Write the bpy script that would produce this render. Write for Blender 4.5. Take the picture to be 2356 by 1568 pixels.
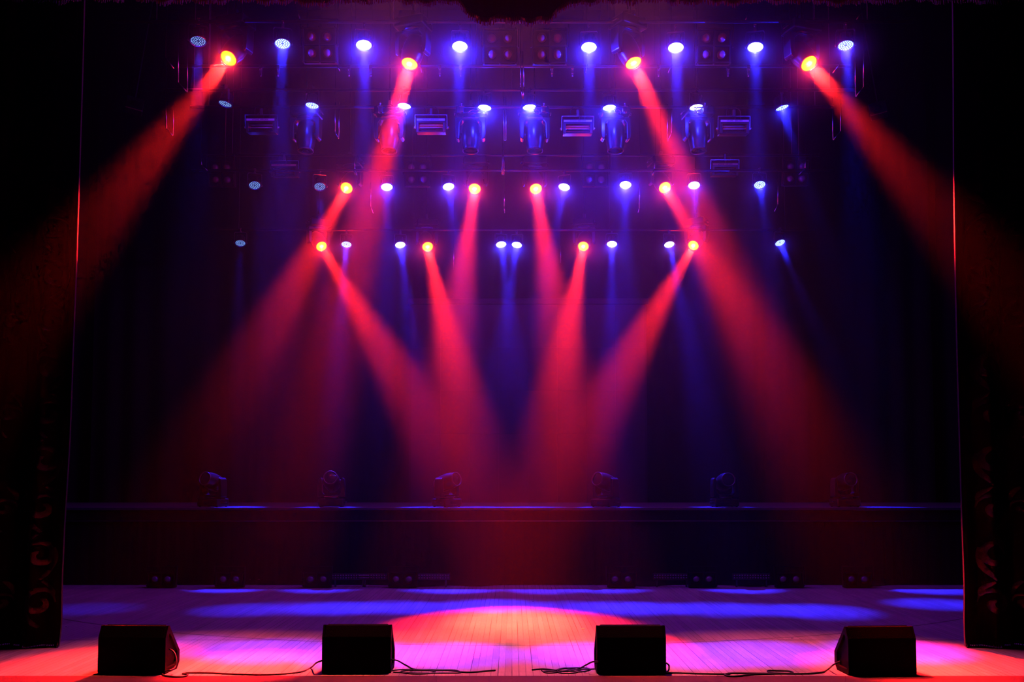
import bpy, bmesh, math, random
from mathutils import Vector, Matrix
for o in list(bpy.data.objects): bpy.data.objects.remove(o)
S = bpy.context.scene; C = S.collection
R = math.radians
# ------------------------------------------------------------------ camera
F, PPX, PPY, PITCH, CAMZ = 2275.0, 1178.0, 961.0, R(3.5), 1.83
cam = bpy.data.cameras.new('camera'); cam.sensor_width = 36; cam.lens = F / 2356 * 36
cam.shift_y = (PPY - 784) / 2356; cam.clip_end = 200
co = bpy.data.objects.new('camera', cam); C.objects.link(co)
co.location = (0, 0, CAMZ); co.rotation_euler = (R(90) + PITCH, 0, 0); S.camera = co
# ------------------------------------------------------------------ world, view
w = bpy.data.worlds.new('world'); S.world = w; w.use_nodes = True
w.node_tree.nodes['Background'].inputs[0].default_value = (0, 0, 0, 1)
w.node_tree.nodes['Background'].inputs[1].default_value = 0
S.view_settings.view_transform = 'Standard'; S.view_settings.look = 'None'
S.view_settings.exposure = 0.0; S.view_settings.gamma = 1; S.view_settings.use_curve_mapping = False
cy = S.cycles
cy.max_bounces = 2; cy.diffuse_bounces = 0; cy.glossy_bounces = 1; cy.transmission_bounces = 2
cy.volume_bounces = 0; cy.transparent_max_bounces = 48; cy.caustics_reflective = False; cy.caustics_refractive = False
cy.use_denoising = True; cy.use_adaptive_sampling = True; cy.adaptive_threshold = 0.04; cy.adaptive_min_samples = 24; cy.use_light_tree = True; cy.sample_clamp_indirect = 4
HAZE = 0.0125
RED = (1.0, 0.012, 0.006); BLUE = (0.012, 0.013, 1.0)
P_RED, P_REDHALO, P_BLUE, P_BLUEHALO = 58000, 38, 8800, 100

def at(px, py, Y):
    """the point at depth Y on the line of sight through a pixel of the photograph"""
    c, s = math.cos(PITCH), math.sin(PITCH)
    a, b = (px - PPX) / F, (PPY - py) / F
    d = Vector((a, c - b * s, s + b * c))
    return Vector((0, 0, CAMZ)) + d * (Y / d.y)
def ground(px, py):
    c, s = math.cos(PITCH), math.sin(PITCH)
    a, b = (px - PPX) / F, (PPY - py) / F
    d = Vector((a, c - b * s, s + b * c))
    return Vector((0, 0, CAMZ)) + d * (-CAMZ / d.z)
# rows of lighting, metres upstage of the camera
Y1, Y2, Y3, Y4 = 13.0, 15.2, 17.6, 20.0

def spot(name, loc, d, power, col, deg, blend, radius, parent=None):
    l = bpy.data.lights.new(name, 'SPOT'); l.energy = power; l.color = col; l.spot_size = R(deg)
    l.spot_blend = blend; l.shadow_soft_size = radius
    o = bpy.data.objects.new(name, l); C.objects.link(o); o.location = loc
    o.rotation_euler = Vector(d).to_track_quat('-Z', 'Y').to_euler()
    return o
def point(name, loc, power, col, radius=0.0):
    l = bpy.data.lights.new(name, 'POINT'); l.energy = power; l.color = col; l.shadow_soft_size = radius
    o = bpy.data.objects.new(name, l); C.objects.link(o); o.location = loc
    return o
# stage washes hung above the top edge of the picture
def wash_or_fill(loc, tgt, power, col, deg, blend=0.6, radius=0.1):
    return spot('stage_wash_or_fill', loc, Vector(tgt) - Vector(loc), power, col, deg, blend, radius)
for wx in (-3.1, 0.0, 3.1): wash_or_fill((0.15 * wx, 12.6, 12.3), (wx, 9.75, 0), 13500, (1, 0.11, 0.09), 23, 1.0)
wash_or_fill((0.0, -4.0, 14.0), (0, 12.35, 0), 22000, (1.0, 0.50, 0.0), 7.0, 1.0)   # added unseen amber spot, tints the overexposed red pool orange
# added unseen red fill on the valance, standing in for scattered haze light
wash_or_fill((0.0, 1.0, 3.0), (0, 10.6, 7.6), 1000, (1, 0.02, 0.06), 52, 0.8, 0.2)
HALOS = []   # (place, strength) of each added halo

# ------------------------------------------------------------------ materials
def mat(name, col, rough=0.5, metal=0.0, spec=0.5, bump=None, vary=0.0, sheen=0.0):
    m = bpy.data.materials.new(name); m.use_nodes = True
    nt = m.node_tree; b = nt.nodes['Principled BSDF']
    b.inputs['Base Color'].default_value = (*col, 1); b.inputs['Roughness'].default_value = rough
    b.inputs['Metallic'].default_value = metal; b.inputs['Specular IOR Level'].default_value = spec
    if sheen: b.inputs['Sheen Weight'].default_value = sheen
    tc = nt.nodes.new('ShaderNodeTexCoord')
    n = nt.nodes.new('ShaderNodeTexNoise'); n.inputs['Scale'].default_value = bump[0] if bump else 14
    n.inputs['Detail'].default_value = 5
    nt.links.new(tc.outputs['Object'], n.inputs['Vector'])
    v = vary or 0.15
    mr = nt.nodes.new('ShaderNodeMapRange'); mr.inputs[3].default_value = 1 - v; mr.inputs[4].default_value = 1 + v
    nt.links.new(n.outputs['Fac'], mr.inputs[0])
    mx = nt.nodes.new('ShaderNodeVectorMath'); mx.operation = 'SCALE'; mx.inputs[0].default_value = col
    nt.links.new(mr.outputs[0], mx.inputs['Scale']); nt.links.new(mx.outputs[0], b.inputs['Base Color'])
    if bump:
        bp = nt.nodes.new('ShaderNodeBump'); bp.inputs['Strength'].default_value = bump[1]; bp.inputs['Distance'].default_value = 0.01
        nt.links.new(n.outputs['Fac'], bp.inputs['Height']); nt.links.new(bp.outputs[0], b.inputs['Normal'])
    return m
def emis(name, col, strength):
    m = bpy.data.materials.new(name); m.use_nodes = True; nt = m.node_tree; nt.nodes.clear()
    e = nt.nodes.new('ShaderNodeEmission'); e.inputs[0].default_value = (*col, 1); e.inputs[1].default_value = strength
    o = nt.nodes.new('ShaderNodeOutputMaterial'); nt.links.new(e.outputs[0], o.inputs[0])
    m.cycles.emission_sampling = 'NONE'
    return m
M = {}
M['plastic'] = mat('black_plastic', (0.022, 0.022, 0.026), 0.32, 0, 0.6)
M['shell'] = mat('grey_shell', (0.012, 0.012, 0.015), 0.3, 0.0, 0.6)
M['metal'] = mat('dark_metal', (0.10, 0.10, 0.11), 0.35, 0.8)
M['steel'] = mat('steel_rod', (0.55, 0.55, 0.58), 0.25, 1.0)
M['chrome'] = mat('polished_reflector', (0.75, 0.75, 0.78), 0.18, 1.0)
M['label'] = mat('white_label', (0.75, 0.78, 0.8), 0.5)
M['ink'] = mat('label_ink', (0.01, 0.01, 0.02), 0.6)
M['glass'] = mat('dark_lens_glass', (0.03, 0.03, 0.05), 0.06, 0, 0.9)
M['lampglass'] = mat('frosted_lamp', (0.40, 0.32, 0.34), 0.35, 0.2, 0.6)
M['black'] = mat('black_cloth', (0.008, 0.008, 0.009), 0.9, 0, 0.1, (30, 0.3), sheen=0.05)
M['wall'] = mat('black_wall', (0.006, 0.006, 0.008), 0.9, 0, 0.1)
M['screen'] = mat('dark_screen', (0.016, 0.014, 0.018), 0.6, 0, 0.25)
M['frame'] = mat('screen_frame', (0.012, 0.01, 0.012), 0.6, 0, 0.2)
M['cable'] = mat('cable_rubber', (0.012, 0.01, 0.012), 0.45, 0, 0.5)
M['velvet'] = mat('red_velvet', (0.022, 0.002, 0.004), 0.85, 0, 0.1, (26, 0.25), 0.3, 0.1)
M['gold'] = mat('gold_embroidery', (0.12, 0.05, 0.05), 0.5, 0.2, 0.5, (90, 0.5), 0.3)
M['fringe'] = mat('red_fringe', (0.16, 0.03, 0.03), 0.7, 0, 0.3, (60, 0.6), 0.5)
M['cabinet'] = mat('speaker_paint', (0.0012, 0.0012, 0.0014), 0.6, 0, 0.03, (160, 0.35))
M['riser'] = mat('riser_top', (0.085, 0.085, 0.09), 0.35, 0, 0.6, (20, 0.2))
M['led_small'] = emis('white_indicator', (0.7, 0.9, 1.0), 3)
M['led_orange'] = emis('orange_indicator', (1.0, 0.4, 0.1), 2)
M['led_red'] = emis('red_indicator', (1.0, 0.06, 0.1), 0.8)

def lens_mat():
    m = bpy.data.materials.new('red_beam_lens'); m.use_nodes = True; nt = m.node_tree; nt.nodes.clear()
    tc = nt.nodes.new('ShaderNodeTexCoord'); sp = nt.nodes.new('ShaderNodeVectorMath'); sp.operation = 'MULTIPLY'
    sp.inputs[1].default_value = (1, 1, 0); nt.links.new(tc.outputs['Object'], sp.inputs[0])
    ln = nt.nodes.new('ShaderNodeVectorMath'); ln.operation = 'LENGTH'; nt.links.new(sp.outputs[0], ln.inputs[0])
    no = nt.nodes.new('ShaderNodeTexNoise'); no.inputs['Scale'].default_value = 22; nt.links.new(tc.outputs['Object'], no.inputs['Vector'])
    ad = nt.nodes.new('ShaderNodeMath'); ad.operation = 'MULTIPLY_ADD'; ad.inputs[1].default_value = 0.05
    nt.links.new(no.outputs['Fac'], ad.inputs[0]); nt.links.new(ln.outputs['Value'], ad.inputs[2])
    cr = nt.nodes.new('ShaderNodeValToRGB'); nt.links.new(ad.outputs[0], cr.inputs[0])
    k = cr.color_ramp; k.elements[0].position = 0.045; k.elements[0].color = (1, 1, 0.75, 1)
    k.elements[1].position = 0.130; k.elements[1].color = (1.0, 0.50, 0.0, 1)
    e = k.elements.new(0.075); e.color = (1, 0.92, 0.03, 1)
    e = k.elements.new(0.115); e.color = (1, 0.88, 0.0, 1)
    em = nt.nodes.new('ShaderNodeEmission'); em.inputs[1].default_value = 1.7
    nt.links.new(cr.outputs[0], em.inputs[0]); o = nt.nodes.new('ShaderNodeOutputMaterial'); nt.links.new(em.outputs[0], o.inputs[0])
    m.cycles.emission_sampling = 'NONE'; return m
M['lens_red'] = lens_mat()
M['lens_rim'] = emis('glowing_lens_rim', (1.0, 0.16, 0.0), 1.0)
for i, (c, s) in enumerate([((0.25, 0.45, 1.0), 1.0), ((0.5, 0.7, 1.0), 2.2), ((0.85, 0.92, 1.0), 5.0)]):
    M['led%d' % i] = emis('blue_led_level_' + 'abc'[i], c, s)
M['glow0'] = emis('led_face_dim', (0.0, 0.01, 0.12), 1.0)
M['glow1'] = emis('led_face_mid', (0.12, 0.2, 1.0), 1.0)
M['glow2'] = emis('led_face_bright', (0.75, 0.85, 1.0), 2.5)

# ------------------------------------------------------------------ mesh helpers
class MB:
    def __init__(s): s.bm = bmesh.new(); s.mi = 0
    def _tag(s, n0):
        s.bm.faces.ensure_lookup_table()
        for f in s.bm.faces[n0:]: f.material_index = s.mi
    def box(s, x0, x1, y0, y1, z0, z1, bev=0.0, seg=2, M4=None):
        t = bmesh.new(); bmesh.ops.create_cube(t, size=1)
        for v in t.verts: v.co = Vector(((x0 + x1) / 2 + v.co.x * (x1 - x0), (y0 + y1) / 2 + v.co.y * (y1 - y0), (z0 + z1) / 2 + v.co.z * (z1 - z0)))
        if bev: bmesh.ops.bevel(t, geom=t.edges[:], offset=bev, segments=seg, affect='EDGES', profile=0.5)
        s.join(t, M4); return s
    def join(s, t, M4=None):
        if M4 is not None: t.transform(M4)
        me = bpy.data.meshes.new('t'); t.to_mesh(me); t.free(); n0 = len(s.bm.faces)
        s.bm.from_mesh(me); bpy.data.meshes.remove(me); s._tag(n0)
    def prism(s, prof, x0, x1, axis='x', bev=0.0, M4=None):
        """extrude a 2D profile; axis x: profile is (y,z)"""
        t = bmesh.new()
        def P(u, v, a): return {'x': (a, u, v), 'y': (u, a, v), 'z': (u, v, a)}[axis]
        A = [t.verts.new(P(u, v, x0)) for u, v in prof]; B = [t.verts.new(P(u, v, x1)) for u, v in prof]
        t.faces.new(A); t.faces.new(list(reversed(B))); n = len(prof)
        for i in range(n): t.faces.new((A[i], B[i], B[(i + 1) % n], A[(i + 1) % n]))
        bmesh.ops.recalc_face_normals(t, faces=t.faces[:])
        if bev: bmesh.ops.bevel(t, geom=t.edges[:], offset=bev, segments=2, affect='EDGES', profile=0.5)
        s.join(t, M4); return s
    def lathe(s, prof, n=24, sx=1.0, sy=1.0, M4=None, cap=True):
        """profile [(r,z)] turned about z"""
        t = bmesh.new(); rings = []
        for r, z in prof:
            rings.append([t.verts.new((r * sx * math.cos(2 * math.pi * i / n), r * sy * math.sin(2 * math.pi * i / n), z)) for i in range(n)])
        for a, b in zip(rings, rings[1:]):
            for i in range(n): t.faces.new((a[i], a[(i + 1) % n], b[(i + 1) % n], b[i]))
        if cap:
            if prof[0][0] > 1e-4: t.faces.new(list(reversed(rings[0])))
            if prof[-1][0] > 1e-4: t.faces.new(rings[-1])
        bmesh.ops.remove_doubles(t, verts=t.verts[:], dist=1e-6)
        bmesh.ops.recalc_face_normals(t, faces=t.faces[:])
        for f in t.faces: f.smooth = True
        s.join(t, M4); return s
    def tube(s, pts, r, n=8, closed=False):
        t = bmesh.new(); pts = [Vector(p) for p in pts]; N = len(pts); rings = []; up = Vector((0, 0, 1)); prev = None
        for i, p in enumerate(pts):
            a = pts[(i - 1) % N] if (closed or i > 0) else p; b = pts[(i + 1) % N] if (closed or i < N - 1) else p
            d = (b - a).normalized()
            if prev is None: u = d.cross(up if abs(d.z) < 0.9 else Vector((1, 0, 0))).normalized()
            else: u = (prev - d * prev.dot(d)).normalized()
            prev = u; v = d.cross(u); rr = r[i] if isinstance(r, (list, tuple)) else r
            rings.append([t.verts.new(p + (u * math.cos(2 * math.pi * k / n) + v * math.sin(2 * math.pi * k / n)) * rr) for k in range(n)])
        for i in range(N if closed else N - 1):
            a, b = rings[i], rings[(i + 1) % N]
            for k in range(n): t.faces.new((a[k], a[(k + 1) % n], b[(k + 1) % n], b[k]))
        if not closed: t.faces.new(list(reversed(rings[0]))); t.faces.new(rings[-1])
        bmesh.ops.recalc_face_normals(t, faces=t.faces[:])
        for f in t.faces: f.smooth = True
        s.join(t); return s
    def build(s, name, mats, parent=None, loc=None, mesh_only=False):
        me = bpy.data.meshes.new(name); s.bm.to_mesh(me); s.bm.free()
        for m in (mats if isinstance(mats, (list, tuple)) else [mats]): me.materials.append(M[m] if isinstance(m, str) else m)
        o = bpy.data.objects.new(name, me); C.objects.link(o)
        if parent: o.parent = parent
        if loc is not None: o.location = loc
        return o
def smooth_path(pts, k=8):
    """Catmull-Rom"""
    P = [Vector(p) for p in pts]; P = [P[0] * 2 - P[1]] + P + [P[-1] * 2 - P[-2]]; out = []
    for i in range(1, len(P) - 2):
        for j in range(k):
            t = j / k; a, b, c, d = P[i - 1], P[i], P[i + 1], P[i + 2]
            out.append(0.5 * ((2 * b) + (c - a) * t + (2 * a - 5 * b + 4 * c - d) * t * t + (3 * b - a - 3 * c + d) * t ** 3))
    out.append(P[-2]); return out
def empty(name, label, cat, loc=(0, 0, 0), group=None, rz=0):
    o = bpy.data.objects.new(name, None); C.objects.link(o); o.empty_display_size = 0.1
    o.location = loc; o.rotation_euler = (0, 0, rz); tag(o, label, cat, group); return o
def tag(o, label, cat, group=None):
    o['label'] = label; o['category'] = cat
    if group: o['group'] = group
    return o
def struct(o): o['kind'] = 'structure'; return o
def copy_tree(o, parent=None):
    c = o.copy(); C.objects.link(c)
    if parent: c.parent = parent
    for ch in list(o.children): copy_tree(ch, c)
    return c
ORD = ['first', 'second', 'third', 'fourth', 'fifth', 'sixth', 'seventh', 'eighth', 'ninth', 'tenth']

# ------------------------------------------------------------------ setting
def floor_mat(name, along_y=True, base=(0.42, 0.35, 0.31)):
    m = bpy.data.materials.new(name); m.use_nodes = True; nt = m.node_tree; b = nt.nodes['Principled BSDF']
    L = nt.links.new
    tc = nt.nodes.new('ShaderNodeTexCoord'); mp = nt.nodes.new('ShaderNodeMapping')
    if along_y: mp.inputs['Rotation'].default_value = (0, 0, R(90))
    L(tc.outputs['Object'], mp.inputs[0])
    br = nt.nodes.new('ShaderNodeTexBrick'); L(mp.outputs[0], br.inputs['Vector'])
    br.inputs['Scale'].default_value = 1; br.inputs['Brick Width'].default_value = 1.9; br.inputs['Row Height'].default_value = 0.066
    br.inputs['Mortar Size'].default_value = 0.0022; br.inputs['Mortar Smooth'].default_value = 0.2; br.offset = 0.37; br.offset_frequency = 3
    br.inputs['Color1'].default_value = (base[0] * 1.12, base[1] * 1.1, base[2] * 1.1, 1)
    br.inputs['Color2'].default_value = (base[0] * 0.86, base[1] * 0.84, base[2] * 0.84, 1)
    br.inputs['Mortar'].default_value = (0.03, 0.02, 0.015, 1)
    ms = nt.nodes.new('ShaderNodeMapping'); ms.inputs['Scale'].default_value = (0.5, 9, 1); L(mp.outputs[0], ms.inputs[0])
    mn = nt.nodes.new('ShaderNodeTexNoise'); mn.inputs['Scale'].default_value = 1.0; mn.inputs['Detail'].default_value = 3; L(ms.outputs[0], mn.inputs['Vector'])
    mr = nt.nodes.new('ShaderNodeMapRange'); L(mn.outputs['Fac'], mr.inputs[0])
    for i_, v_ in ((1, 0.42), (2, 0.68), (3, 0.0007), (4, 0.0042)): mr.inputs[i_].default_value = v_
    L(mr.outputs[0], br.inputs['Mortar Size'])
    # some seams have opened wider than others
    n = nt.nodes.new('ShaderNodeTexNoise'); n.inputs['Scale'].default_value = 1.4; n.inputs['Detail'].default_value = 6; L(mp.outputs[0], n.inputs['Vector'])
    gr = nt.nodes.new('ShaderNodeTexNoise'); gr.inputs['Scale'].default_value = 6; gr.inputs['Detail'].default_value = 8
    m2 = nt.nodes.new('ShaderNodeMapping'); m2.inputs['Scale'].default_value = (1, 14, 1); L(mp.outputs[0], m2.inputs[0]); L(m2.outputs[0], gr.inputs['Vector'])
    mul = nt.nodes.new('ShaderNodeMath'); mul.operation = 'MULTIPLY_ADD'; mul.inputs[1].default_value = 0.5; mul.inputs[2].default_value = 0.52; L(n.outputs['Fac'], mul.inputs[0])
    mu2 = nt.nodes.new('ShaderNodeMath'); mu2.operation = 'MULTIPLY_ADD'; mu2.inputs[1].default_value = 0.45; mu2.inputs[2].default_value = 0.0; L(gr.outputs['Fac'], mu2.inputs[0])
    ad = nt.nodes.new('ShaderNodeMath'); ad.operation = 'ADD'; L(mul.outputs[0], ad.inputs[0]); L(mu2.outputs[0], ad.inputs[1])
    sc = nt.nodes.new('ShaderNodeVectorMath'); sc.operation = 'SCALE'; L(br.outputs['Color'], sc.inputs[0]); L(ad.outputs[0], sc.inputs['Scale'])
    col = sc.outputs[0]
    if along_y:   # the groove round the turntable, and the straight groove across the stage at the curtain line
        sb = nt.nodes.new('ShaderNodeVectorMath'); sb.operation = 'SUBTRACT'; sb.inputs[1].default_value = (0, 20.4, 0); L(tc.outputs['Object'], sb.inputs[0])
        ln = nt.nodes.new('ShaderNodeVectorMath'); ln.operation = 'LENGTH'; L(sb.outputs[0], ln.inputs[0])
        d = nt.nodes.new('ShaderNodeMath'); d.operation = 'SUBTRACT'; d.inputs[1].default_value = 9.4; L(ln.outputs['Value'], d.inputs[0])
        a = nt.nodes.new('ShaderNodeMath'); a.operation = 'ABSOLUTE'; L(d.outputs[0], a.inputs[0])
        lt = nt.nodes.new('ShaderNodeMath'); lt.operation = 'LESS_THAN'; lt.inputs[1].default_value = 0.011; L(a.outputs[0], lt.inputs[0])
        sx = nt.nodes.new('ShaderNodeSeparateXYZ'); L(tc.outputs['Object'], sx.inputs[0])
        cp = nt.nodes.new('ShaderNodeMath'); cp.operation = 'COMPARE'; cp.inputs[1].default_value = 11.36; cp.inputs[2].default_value = 0.010; L(sx.outputs['Y'], cp.inputs[0])
        og = nt.nodes.new('ShaderNodeMath'); og.operation = 'GREATER_THAN'; og.inputs[1].default_value = 9.4; L(ln.outputs['Value'], og.inputs[0])
        an = nt.nodes.new('ShaderNodeMath'); an.operation = 'MULTIPLY'; L(cp.outputs[0], an.inputs[0]); L(og.outputs[0], an.inputs[1])
        mxm = nt.nodes.new('ShaderNodeMath'); mxm.operation = 'MAXIMUM'; L(lt.outputs[0], mxm.inputs[0]); L(an.outputs[0], mxm.inputs[1])
        mx = nt.nodes.new('ShaderNodeMix'); mx.data_type = 'RGBA'; L(mxm.outputs[0], mx.inputs[0]); L(col, mx.inputs[6]); mx.inputs[7].default_value = (0.02, 0.012, 0.01, 1)
        col = mx.outputs[2]
    L(col, b.inputs['Base Color']); b.inputs['Roughness'].default_value = 0.42; b.inputs['Specular IOR Level'].default_value = 0.4
    bp = nt.nodes.new('ShaderNodeBump'); bp.inputs['Strength'].default_value = 0.25; bp.inputs['Distance'].default_value = 0.004
    L(br.outputs['Fac'], bp.inputs['Height']); bp.invert = True; L(bp.outputs[0], b.inputs['Normal'])
    return m
M['floor'] = floor_mat('stage_boards'); M['apron'] = floor_mat('apron_boards', False, (0.26, 0.09, 0.12))
YF = ground(1178, 1554).y
b = MB(); b.box(-10, 10, YF, 23, -0.12, 0); struct(b.build('floor', 'floor'))
b = MB(); b.box(-10, 10, 8.5, YF - 0.004, -0.12, 0.0); b.box(-10, 10, 8.5, 8.56, -1.1, -0.12); struct(b.build('trim_1', 'apron'))
b = MB(); b.box(-10, 10, 23, 23.2, -0.12, 13.2); struct(b.build('wall_back', 'wall'))
b = MB(); b.box(-10.2, -10, 8.5, 23.2, -0.12, 13.2); struct(b.build('wall_left', 'wall'))
b = MB(); b.box(10, 10.2, 8.5, 23.2, -0.12, 13.2); struct(b.build('wall_right', 'wall'))
b = MB(); b.box(-10, 10, 8.5, 23, 13, 13.2); struct(b.build('ceiling', 'wall'))

# haze
b = MB(); b.box(-9.95, 9.95, 8.6, 22.95, 0.0, 12.95)
hm = bpy.data.materials.new('stage_haze'); hm.use_nodes = True; nt = hm.node_tree; nt.nodes.clear()
vs = nt.nodes.new('ShaderNodeVolumeScatter'); vs.inputs['Density'].default_value = HAZE; vs.inputs['Anisotropy'].default_value = 0.25
oo = nt.nodes.new('ShaderNodeOutputMaterial'); nt.links.new(vs.outputs[0], oo.inputs['Volume'])
# density shaped so the beams fade towards the boards, the wings and the front
tc = nt.nodes.new('ShaderNodeTexCoord'); sx = nt.nodes.new('ShaderNodeSeparateXYZ'); nt.links.new(tc.outputs['Object'], sx.inputs[0])
mz = nt.nodes.new('ShaderNodeMapRange'); mz.interpolation_type = 'SMOOTHSTEP'
for i_, v_ in ((1, 0.3), (2, 7.5), (3, HAZE * 0.15), (4, HAZE * 1.35)): mz.inputs[i_].default_value = v_
nt.links.new(sx.outputs['Z'], mz.inputs[0])
ab = nt.nodes.new('ShaderNodeMath'); ab.operation = 'ABSOLUTE'; nt.links.new(sx.outputs['X'], ab.inputs[0])
mx_ = nt.nodes.new('ShaderNodeMapRange'); mx_.interpolation_type = 'SMOOTHSTEP'
for i_, v_ in ((1, 2.0), (2, 5.3), (3, 1.0), (4, 0.07)): mx_.inputs[i_].default_value = v_
nt.links.new(ab.outputs[0], mx_.inputs[0])
mm = nt.nodes.new('ShaderNodeMath'); mm.operation = 'MULTIPLY'; nt.links.new(mz.outputs[0], mm.inputs[0]); nt.links.new(mx_.outputs[0], mm.inputs[1])
my_ = nt.nodes.new('ShaderNodeMapRange'); my_.interpolation_type = 'SMOOTHSTEP'
for i_, v_ in ((1, 9.0), (2, 18.0), (3, 0.40), (4, 1.25)): my_.inputs[i_].default_value = v_
nt.links.new(sx.outputs['Y'], my_.inputs[0])
m3 = nt.nodes.new('ShaderNodeMath'); m3.operation = 'MULTIPLY'; nt.links.new(mm.outputs[0], m3.inputs[0]); nt.links.new(my_.outputs[0], m3.inputs[1])
nt.links.new(m3.outputs[0], vs.inputs['Density'])
hz = b.build('haze', hm); tag(hz, 'thin haze filling the stage and catching the light beams', 'haze'); hz['kind'] = 'stuff'

# riser at the back
YR = 17.2; ZR = at(1178, 1167, YR).z
t = empty('stage_riser', 'long black cloth-fronted riser across the back of the stage under moving lights', 'stage riser', (0, YR, 0))
b = MB(); b.box(-9.4, 9.4, 0, 3.6, ZR - 0.05, ZR, 0.008); b.build('deck', 'riser', t)
random.seed(3)
b = MB(); n = 760; top = []; bot = []; mid = []
for i in range(n + 1):
    x = -9.4 + 18.8 * i / n
    f = 0.009 * math.sin(x * 34 + 2 * math.sin(x * 3)) + 0.003 * math.sin(x * 77)
    pud = sum(math.exp(-((x - c) / wd) ** 2) for c, wd in ((-1.6, 0.55), (-0.6, 0.3), (2.3, 0.35), (4.1, 0.35), (6.1, 0.3)))
    top.append(b.bm.verts.new((x, 0.03 + f * 0.4, ZR - 0.05))); mid.append(b.bm.verts.new((x, 0.02 + f, 0.12)))
    bot.append(b.bm.verts.new((x, -0.01 + f - 0.28 * min(1, pud), 0.006)))
for i in range(n):
    for A, B in ((top, mid), (mid, bot)):
        fc = b.bm.faces.new((A[i], A[i + 1], B[i + 1], B[i])); fc.smooth = True
b.build('skirt', 'black', t)
b = MB(); b.box(-9.4, 9.4, -0.012, 0.02, ZR - 0.24, ZR - 0.222, 0.004); b.build('rail', 'metal', t)

# backdrop and screen
b = MB(); n = 400; A = []; B = []
for i in range(n + 1):
    x = -9.6 + 19.2 * i / n; f = 0.06 * math.sin(x * 9 + math.sin(x * 2.1))
    A.append(b.bm.verts.new((x, 22.5 + f, 12.6))); B.append(b.bm.verts.new((x, 22.5 + f, 0.01)))
for i in range(n): fc = b.bm.faces.new((A[i], A[i + 1], B[i + 1], B[i])); fc.smooth = True
tag(b.build('backdrop_curtain', 'black'), 'black pleated cloth hanging across the whole back of the stage', 'backdrop')
YS = 21.4; p0 = at(945, 1130, YS); p1 = at(1482, 700, YS)
t = empty('video_screen', 'dark unlit video screen behind the riser at the centre', 'screen', ((p0.x + p1.x) / 2, YS, 0))
hw = (p1.x - p0.x) / 2
b = MB(); nx, nz = 8, 5
for i in range(nx):
    for j in range(nz):
        b.box(-hw + 2 * hw * i / nx + .0012, -hw + 2 * hw * (i + 1) / nx - .0012, 0, 0.05, 0.9 + (p1.z - 0.9) * j / nz + .0012, 0.9 + (p1.z - 0.9) * (j + 1) / nz - .0012)
b.build('panel', 'screen', t)
b = MB(); b.box(-hw - .05, hw + .05, 0.05, 0.14, 0.0, p1.z + 0.05); b.box(-hw - .1, hw + .1, -0.03, 0.14, p1.z + .003, p1.z + 0.13, 0.01); b.build('frame', 'frame', t)

# ------------------------------------------------------------------ moving heads
def head_parts():
    P = {}
    b = MB(); b.box(-.22, .22, -.17, .17, .012, .145, .025, 3)
    for sx in (-1, 1): b.tube([(sx * .215, -.06, .08), (sx * .25, -.06, .085), (sx * .25, .06, .085), (sx * .215, .06, .08)], .009, 8)
    for sx in (-1, 1):
        for sy in (-1, 1): b.lathe([(.018, 0), (.02, .014)], 12, M4=Matrix.Translation((sx * .18, sy * .13, 0)))
    P['base'] = b.build('base', 'shell')
    b = MB(); b.box(-.07, .07, -.174, -.168, .05, .10, .003); P['display'] = b.build('display_panel', 'glass')
    b = MB(); b.lathe([(.12, .14), (.13, .15), (.13, .17)], 24)
    prof = [(-.235, .17), (-.235, .40), (-.225, .49), (-.19, .52), (-.17, .50), (-.165, .26), (-.13, .215), (.13, .215), (.165, .26), (.17, .50), (.19, .52), (.225, .49), (.235, .40), (.235, .17)]
    b.prism(prof, -.085, .085, 'y', .012)
    P['yoke'] = b.build('yoke', 'plastic')
    b = MB(); b.box(-.125, .125, -.10, .10, .172, .192, .004); P['handle'] = b.build('trim_strip', 'steel')
    b = MB()
    b.lathe([(.0, -.27), (.06, -.265), (.105, -.235), (.13, -.17), (.145, -.06), (.15, .04), (.142, .12), (.128, .185), (.122, .235), (.124, .25), (.113, .252), (.110, .225)], 32, 1.0, 1.0, cap=False)
    for k in range(7): b.box(-.05, .05, -.147 + 0, -.135, -.15 + k * .03, -.138 + k * .03)
    for sx in (-1, 1): b.lathe([(.05, 0), (.05, .03)], 20, M4=Matrix.Translation((sx * .135, 0, 0)) @ Matrix.Rotation(sx * R(90), 4, 'Y'))
    P['head'] = b.build('head', 'shell')
    b = MB(); b.lathe([(0, .248), (.04, .246), (.08, .240), (.108, .232)], 32, cap=False); P['lens_off'] = b.build('lens', 'glass')
    b = MB(); b.lathe([(0, .248), (.04, .246), (.08, .240), (.108, .232)], 32, cap=False); P['lens_on'] = b.build('lens', 'lens_red')
    b = MB(); b.lathe([(.108, .236), (.112, .245), (.116, .236)], 32, cap=False); P['rim_on'] = b.build('lens_ring', 'lens_rim')
    b = MB(); b.lathe([(.106, .236), (.112, .252), (.122, .252), (.124, .232)], 32, cap=False); P['rim_off'] = b.build('lens_ring', 'metal')
    b = MB(); b.box(-.025, .025, -.03, .03, -.12, 0.012, .006); b.lathe([(.014, -.05), (.014, .0)], 10, M4=Matrix.Translation((.04, 0, -.03)) @ Matrix.Rotation(R(90), 4, 'Y'))
    for sx in (-.12,): pass
    P['clamp'] = b.build('clamp', 'metal')
    for o in P.values(): C.objects.unlink(o)
    return P
HP = head_parts()
PIV = 0.44; LENS = 0.25
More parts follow.
